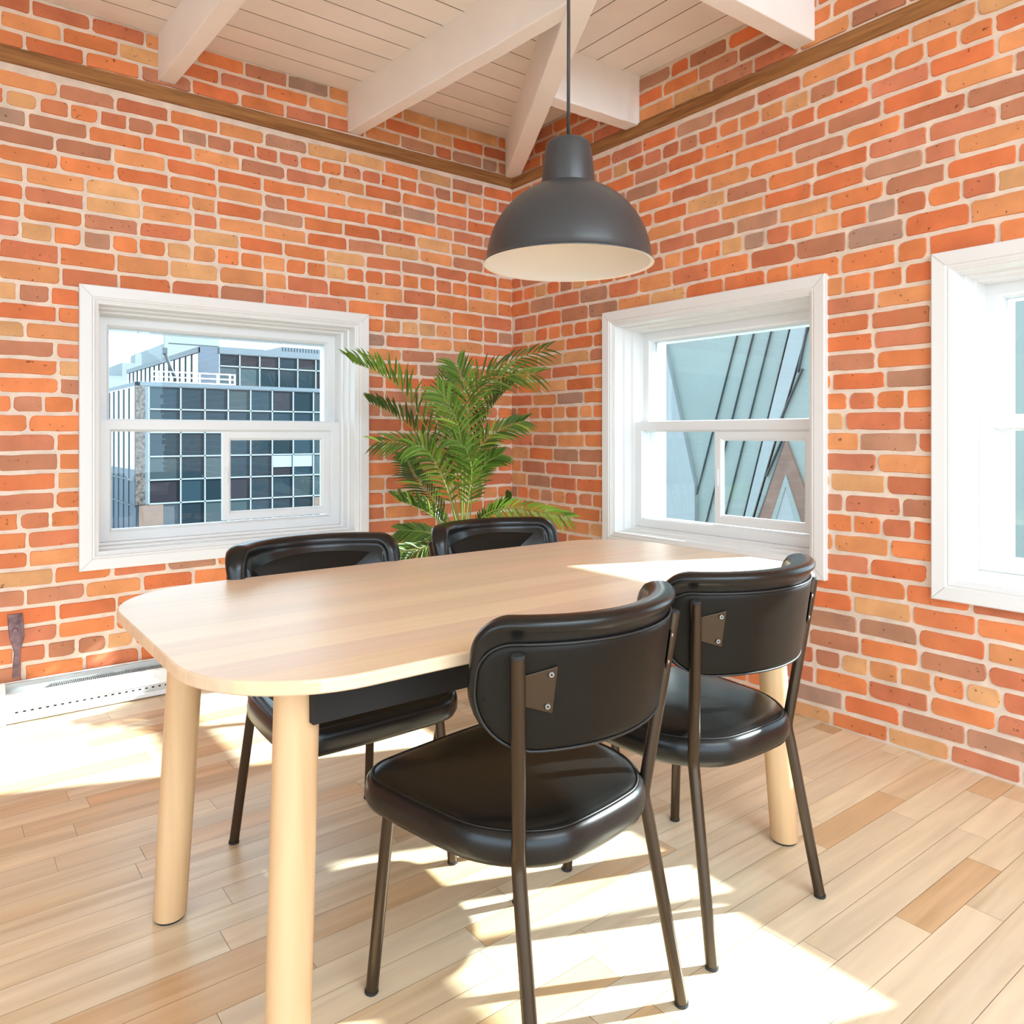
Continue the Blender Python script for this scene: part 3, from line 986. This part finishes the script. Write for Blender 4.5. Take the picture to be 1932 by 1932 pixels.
def build_palm():
    PX, PY = -0.715, -0.525
    root = empty('potted_palm', (PX, PY, 0))
    tag(root, 'green potted palm with arching fronds standing in the brick corner', 'plant')
    mb = MB()
    mb.lathe([(.105, 0.0), (.112, .004), (.135, .26), (.142, .262), (.142, .285), (.130, .285), (.128, .25)], 40, 0, cap0=True)
    mb.build('pot', M_POT, root, angle=40)
    mb = MB(); mb.lathe([(.129, .245), (.09, .258), (.03, .262), (.005, .262)], 24, 0, cap1=True)
    mb.build('soil', M_SOIL, root)
    rnd = random.Random(12)
    off = Vector((PX, PY, 0))
    for pts, ll, mode, dk in FRONDS:
        a = rnd.uniform(0, 6.28)
        base = Vector((PX + .035 * math.cos(a), PY + .035 * math.sin(a), .25))
        first = Vector(pts[0])
        line = catmull([base, base.lerp(first, .5) + Vector((0, 0, .03))] + pts, 60)
        line = [p - off for p in line]
        mb = MB()
        g = rnd.uniform(0.9, 1.1) * dk  # low dk paints the shade on darker fronds into their leaf colour
        stem = (0.24, 0.29, 0.06)
        mb.tube(line, [.0050 - .0038 * k / 60 for k in range(61)], 7, 0, stem)
        # leaflets over the outer part
        k0 = 28
        npair = 24
        face = Vector((-.58, -.72, .38)).normalized()
        for q in range(npair):
            s = k0 + (60 - k0 - 0.5) * q / (npair - 1)
            i = int(s)
            p = line[i].lerp(line[min(i + 1, 60)], s - i)
            tg = (line[min(i + 1, 60)] - line[max(i - 1, 0)]).normalized()
            if mode == 'b':
                side = tg.cross(face)
            else:
                side = tg.cross(Vector((0, 0, 1)))
            if side.length < 0.2:
                side = tg.cross(Vector((0.61, 0.79, 0)))
            side.normalize()
            nup = side.cross(tg).normalized()
            if mode != 'b' and nup.z < 0:
                nup = -nup
            t = q / (npair - 1)
            ln = ll * (0.55 + 0.75 * math.sin(math.pi * (0.18 + 0.72 * t))) * rnd.uniform(.9, 1.1)
            for sg in (-1, 1):
                out_ = 0.62 if mode == 'b' else 0.35
                lift = 0.22 if mode == 'b' else 0.85
                d = (tg * (0.72 + 0.35 * t) + side * sg * out_ + nup * (lift + rnd.uniform(-.2, .2))).normalized()
                wd = rnd.uniform(.0044, .0062)
                wv = d.cross(nup if mode == 'b' else side)
                if wv.length < .1:
                    wv = d.cross(side)
                wv = (wv.normalized() + jit(.35) * nup).normalized()
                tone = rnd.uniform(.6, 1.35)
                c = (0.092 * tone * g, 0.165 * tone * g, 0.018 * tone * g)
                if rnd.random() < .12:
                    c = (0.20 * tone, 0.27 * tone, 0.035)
                prev = None
                pts_l, pts_r, mid = [], [], []
                for m, (f_, w_) in enumerate(((0, .35), (.25, .95), (.55, 1.0), (.8, .6), (1.0, .06))):
                    c0 = p + d * ln * f_ + Vector((0, 0, -1)) * ln * 0.30 * f_ * f_
                    pts_l.append(c0 + wv * wd * w_)
                    pts_r.append(c0 - wv * wd * w_)
                    mid.append(c0 + d.cross(wv).normalized() * wd * .35 * w_)
                vs = pts_l + mid + pts_r
                fs = []
                for m in range(4):
                    fs += [(m, m + 1, 6 + m, 5 + m), (5 + m, 6 + m, 11 + m, 10 + m)]
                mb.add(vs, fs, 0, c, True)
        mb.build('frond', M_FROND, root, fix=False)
build_palm()

# ------------------------------------------------------------------ baseboard heater under the single window
def build_heater():
    x0, x1 = -2.535, -1.15
    root = empty('baseboard_heater', (-1.85, 0, 0))
    tag(root, 'long white electric baseboard heater on the floor below the window', 'heater')
    ox = 1.85
    def B(name, poly, a, b, mat, bevel=0.0):
        mb = MB()
        mb.prism(poly, a + ox, b + ox, 'x')
        return mb.build(name, mat, root, bevel=bevel)
    # profile in (y, z)
    B('back_plate', [(-.008, .004), (-.008, .150), (-.030, .156), (-.036, .152), (-.012, .146), (-.012, .010), (-.064, .010), (-.064, .004)], x0, x1, M_HEAT)
    B('front_panel', [(-.070, .055), (-.062, .112), (-.056, .117), (-.053, .113), (-.060, .108), (-.066, .055)], x0, x1, M_HEAT)
    B('lower_lip', [(-.074, .006), (-.074, .022), (-.071, .026), (-.066, .024), (-.066, .006)], x0, x1, M_HEAT)
    g = MB()
    g.box(x0 + ox, x1 + ox, -.0665, -.0640, .024, .056)
    gr = g.build('slotted_grille', M_GRILLE, root)
    h = MB()
    x = x0 + .03
    while x < x1 - .02:
        h.box(x + ox, x + .010 + ox, -.0672, -.0660, .040, .0455)
        x += .026
    h.build('slot', M_DARK, gr)
    f = MB()
    x = x0 + .16
    while x < x1 - .05:
        f.box(x + ox, x + .0012 + ox, -.052, -.014, .03, .122)
        x += .007
    f.build('heating_fin', M_GRILLE, root)
    f = MB(); f.box(x0 + ox, x1 + ox, -.018, -.0125, .02, .145)
    f.build('inner_back', M_GRILLE, root)
    for a, b in ((x0 - .085, x0), (x1, x1 + .085)):
        mb = MB()
        mb.prism([(-.006, .002), (-.006, .153), (-.034, .157), (-.060, .120), (-.076, .030), (-.076, .002)], a + ox, b + ox, 'x')
        mb.build('end_cap', M_HEAT, root, bevel=.003)
build_heater()

# iron strap left in the brick above the heater
def build_strap():
    root = empty('iron_strap', (-2.497, -.006, 0.165))
    tag(root, 'short rusted iron strap with a bolt, flat on the brick above the heater', 'bracket')
    mb = MB()
    n = 16
    rings = []
    for k in range(n + 1):
        t = k / n
        z = .252 * t
        hw = .0115 + (.0145 * max(0, min(1, (t - .42) / .2)))
        if t < .22:
            hw = .0135
        cx = .004 * math.sin(t * 4)
        rings.append([(cx - hw + jit(.001), .004, z), (cx + hw + jit(.001), .004, z), (cx + hw - .002, -.005, z), (cx - hw + .002, -.005, z)])
    mb.loft(rings, True, True, 0, None, False)
    st = mb.build('strap', M_RUST, root)
    mb = MB()
    mb.tube([(-.004, -.004, .188), (-.004, -.013, .188)], [.011, .008], 14)
    mb.build('bolt', M_RUST, root, angle=40)
build_strap()

# ------------------------------------------------------------------ outdoors, beyond the single window: glass office block
def build_office():
    root = empty('office_building', (8.2, 51.0, -9.0))
    tag(root, 'dark glass office block with pale grid mullions and stepped top floor', 'building')
    rnd = random.Random(8)
    O = (8.2, 51.0, -9.0)
    def sh(mb):
        mb.v = [(a - O[0], b - O[1], c - O[2]) for a, b, c in mb.v]
        return mb
    # bodies
    mb = MB(); mb.box(8.25, 34, 51.12, 80, -9, 4.30); sh(mb).build('lower_block', M_ROOFDARK, root)
    mb = MB(); mb.box(13.26, 34, 55.12, 80, 4.3, 7.25); sh(mb).build('upper_block', M_ROOFDARK, root)
    # front glazing, one pane per bay, each with its own tint
    xs = [8.95, 10.95] + [12.535 + 1.58 * k for k in range(14)]
    zs = [4.37, 2.83, 1.28, -0.33, -1.90, -3.48, -5.05, -6.6, -8.2]
    def tint():
        k = rnd.random()
        base = Vector((0.010, 0.020, 0.027)) if k < .55 else (Vector((0.015, 0.014, 0.018)) if k < .8 else Vector((0.030, 0.042, 0.047)))
        return tuple(base * rnd.uniform(.7, 1.4))
    mb = MB()
    for i in range(len(xs) - 1):
        for j in range(len(zs) - 1):
            if i == 0 and j >= 5:
                continue
            mb.add([(xs[i], 51.08, zs[j + 1]), (xs[i + 1], 51.08, zs[j + 1]), (xs[i + 1], 51.08, zs[j]), (xs[i], 51.08, zs[j])], [(0, 1, 2, 3)], 0, tint())
    sh(mb).build('lower_glazing', M_DGLASS, root, fix=False)
    mb = MB()
    xu = [14.69 + 1.53 * k for k in range(12)]
    zu = [7.25, 6.31, 4.62]
    for i in range(len(xu) - 1):
        for j in range(2):
            mb.add([(xu[i], 55.08, zu[j + 1]), (xu[i + 1], 55.08, zu[j + 1]), (xu[i + 1], 55.08, zu[j]), (xu[i], 55.08, zu[j])], [(0, 1, 2, 3)], 0, tint())
    sh(mb).build('upper_glazing', M_DGLASS, root, fix=False)
    # pale blinds pulled half down in two bays
    mb = MB()
    for x in (17.27, 18.85):
        mb.box(x + .08, x + 1.5, 51.03, 51.07, -1.25, -.42)
    sh(mb).build('window_blind', M_ALU, root)
    mb = MB()
    m = .045
    for x in xs:
        mb.box(x - m, x + m, 50.99, 51.09, zs[5] if x < 10 else -8.2, zs[0])
    for k, z in enumerate(zs):
        mb.box(10.95 if k > 5 else xs[0], xs[-1], 50.99, 51.09, z - m, z + m)
    for x in xu:
        mb.box(x - m, x + m, 54.99, 55.09, zu[-1], zu[0])
    for z in zu:
        mb.box(xu[0], xu[-1], 54.99, 55.09, z - m, z + m)
    sh(mb).build('mullion', M_ALU, root)
    # copings
    mb = MB()
    mb.box(8.15, 34, 50.95, 51.3, 4.37, 4.62); mb.box(8.15, 8.4, 50.95, 80, 4.37, 4.62)
    mb.box(14.69, 34, 54.95, 55.3, 7.25, 7.72)
    mb.prism([(18.2, 7.72), (19.4, 8.05), (34, 8.05), (34, 7.72)], 55.0, 55.6, 'y')
    x = 19.6
    while x < 28:
        mb.box(x, x + .08, 54.96, 55.02, 7.74, 8.10)
        x += .24
    sh(mb).build('coping', M_COPING, root)
    mb = MB(); mb.box(13.21, 14.65, 55.0, 55.1, 4.6, 7.70); sh(mb).build('corner_panel', M_GREYPANEL, root)
    # side faces, mirror bright, with mullions
    mb = MB(); mb.box(8.19, 8.26, 51.2, 80, -1.2, 4.37); mb.box(13.2, 13.27, 55.15, 80, 4.6, 7.25)
    sh(mb).build('side_glazing', M_MIRROR, root)
    mb = MB(); mb.box(8.19, 8.26, 51.2, 80, -9, -1.2)
    mb.v = mb.v
    sh(mb).build('side_lower_glazing', M_GREYPANEL, root)
    mb = MB()
    y = 53.3
    while y < 80:
        mb.box(8.13, 8.2, y - .06, y + .06, -9, 4.3)
        y += 1.75
    for z in (1.5, -1.9, -3.6):
        mb.box(8.12, 8.2, 51.2, 80, z - .05, z + .05)
    y = 56.9
    while y < 80:
        mb.box(13.14, 13.21, y - .07, y + .07, 4.6, 7.2)
        y += 1.7
    mb.box(13.1, 13.3, 55, 80, 7.2, 7.6)
    sh(mb).build('side_mullion', M_ROOFDARK, root)
    # rubble stone corner pier and tan ground floor
    mb = MB(); mb.box(8.15, 8.72, 50.96, 51.4, -3.5, 4.37); mb.box(8.72, 8.9, 50.98, 51.2, -3.5, 4.37, 1)
    sh(mb).build('stone_pier', [M_STONE, M_COPING], root)
    mb = MB(); mb.box(8.35, 9.85, 51.02, 51.3, -9, -3.52)
    sh(mb).build('ground_floor_wall', M_TANWALL, root)
    mb = MB(); mb.box(20.5, 22.2, 50.97, 51.05, -4.9, -3.6)
    sh(mb).build('tan_panel', M_TANWALL, root)
    return root
build_office()

def build_railing():
    root = empty('roof_railing', (9.15, 51.25, 4.62))
    tag(root, 'white tube railing on the roof edge of the glass office', 'railing')
    L = 5.55
    mb = MB()
    for z in (.75, .40, .06):
        mb.tube([(0, 0, z), (L, 0, z)], .045, 8)
    mb.build('rail', M_WRAIL, root)
    for x in (0.05, .42, 1.65, 3.1, 4.3, 5.15, 5.5):
        mb = MB(); mb.box(x - .05, x + .05, -.05, .05, 0, .75)
        mb.build('post', M_WRAIL, root)
build_railing()

mb = MB(); mb.box(-.2, .2, -.2, .2, -12.2, 9.5)
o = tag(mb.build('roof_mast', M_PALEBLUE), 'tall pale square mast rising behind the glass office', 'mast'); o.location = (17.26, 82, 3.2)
mb = MB(); mb.tube([(0, 0, 0), (-.9, 0, 2.3)], .13, 8); mb.box(-1.05, -.75, -.15, .15, 2.2, 2.6); mb.box(-.2, .2, -.2, .2, -.1, .3)
o = tag(mb.build('davit_arm', M_ROOFDARK), 'dark slanted steel arm behind the white roof railing', 'crane arm'); o.location = (11.4, 53.5, 4.62)
mb = MB(); mb.box(0, 12, 0, 20, 0, 21.3)
mb.box(0, 6.3, -.1, 0, 21.3, 22.4)
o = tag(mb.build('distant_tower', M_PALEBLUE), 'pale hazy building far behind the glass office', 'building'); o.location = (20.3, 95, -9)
mb = MB(); mb.box(0, 2.3, 0, 12, 0, 17.0); mb.box(2.3, 4.4, 0, 14, 0, 18.6); mb.box(3.7, 4.4, 0, .4, 18.6, 19.8)
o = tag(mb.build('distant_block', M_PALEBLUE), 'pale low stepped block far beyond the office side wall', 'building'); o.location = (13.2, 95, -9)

# ------------------------------------------------------------------ outdoors, beyond the paired windows: slanted metal building
def build_clad():
    root = empty('metal_clad_building', (6.0, 2.0, -9.0))
    tag(root, 'grey green metal clad building with slanting seams and brick triangle', 'building')
    O = (6.0, 2.0, -9.0)
    def sh(mb):
        mb.v = [(a - O[0], b - O[1], c - O[2]) for a, b, c in mb.v]
        return mb
    mb = MB(); mb.box(6.0, 12.0, -2.1, 9.0, -9, 6.5)
    sh(mb).build('cladding', M_CLAD, root)
    # seam strips: y = y0 + slope * (2.5 - z)
    mb = MB()
    for y0, sl, wd in ((2.711, .31, .0035), (2.452, .30, .004), (2.186, .29, .004), (1.917, .28, .004)):
        za, zb = 6.4, -3.0
        mb.prism([(y0 + sl * (2.5 - za) - wd, za), (y0 + sl * (2.5 - za) + wd, za), (y0 + sl * (2.5 - zb) + wd, zb), (y0 + sl * (2.5 - zb) - wd, zb)], 5.965, 6.0, 'x')
    sh(mb).build('seam', M_SEAM, root)
    # paler folded band between the seams and the brick panel
    mb = MB()
    def yy(y0, sl, z): return y0 + sl * (2.5 - z)
    mb.prism([(yy(1.90, .28, 6.4), 6.4), (yy(1.66, .33, 6.4), 6.4), (yy(1.66, .33, -3), -3), (yy(1.90, .28, -3), -3)], 5.975, 6.0, 'x')
    sh(mb).build('pale_band', M_CLAD2, root)
    mb = MB()
    for (a, b) in (((1.655, 2.55), (1.80, 1.92)), ((1.74, 1.96), (2.06, 1.30)), ((2.0, 1.12), (2.26, .58)), ((1.962, 1.10), (2.72, -.9))):
        mb.prism([(a[0] - .007, a[1]), (a[0] + .007, a[1]), (b[0] + .007, b[1]), (b[0] - .007, b[1])], 5.955, 6.0, 'x')
    sh(mb).build('drip_edge', M_SEAM, root)
    mb = MB(); mb.prism([(1.962, 1.07), (2.70, -.75), (1.20, -.75)], 5.960, 6.0, 'x')
    sh(mb).build('brick_panel', M_RBRICK, root)
    mb = MB()
    mb.prism([(1.955, .62), (2.28, -.30), (2.20, -.30), (1.955, .46), (1.70, -.30), (1.62, -.30)], 5.94, 5.96, 'x')
    sh(mb).build('frame', M_CLAD, root)
    mb = MB()
    mb.prism([(1.955, .46), (2.20, -.30), (1.70, -.30)], 5.95, 5.962, 'x')
    sh(mb).build('gable_pane', M_CLAD2, root)
    # folded flank on the far side
    mb = MB(); mb.prism([(3.975, 2.5), (2.90, 6.4), (9.0, 6.4), (9.0, -4), (3.40, -4), (3.40, .4)], 5.93, 6.0, 'x')
    sh(mb).build('folded_flank', M_CLAD2, root)
build_clad()

mb = MB(); mb.box(-150, 200, -150, 250, -9.3, -9.0)
tag(mb.build('ground', M_ASPH), 'grey street far below the windows', 'ground', None, 'structure')
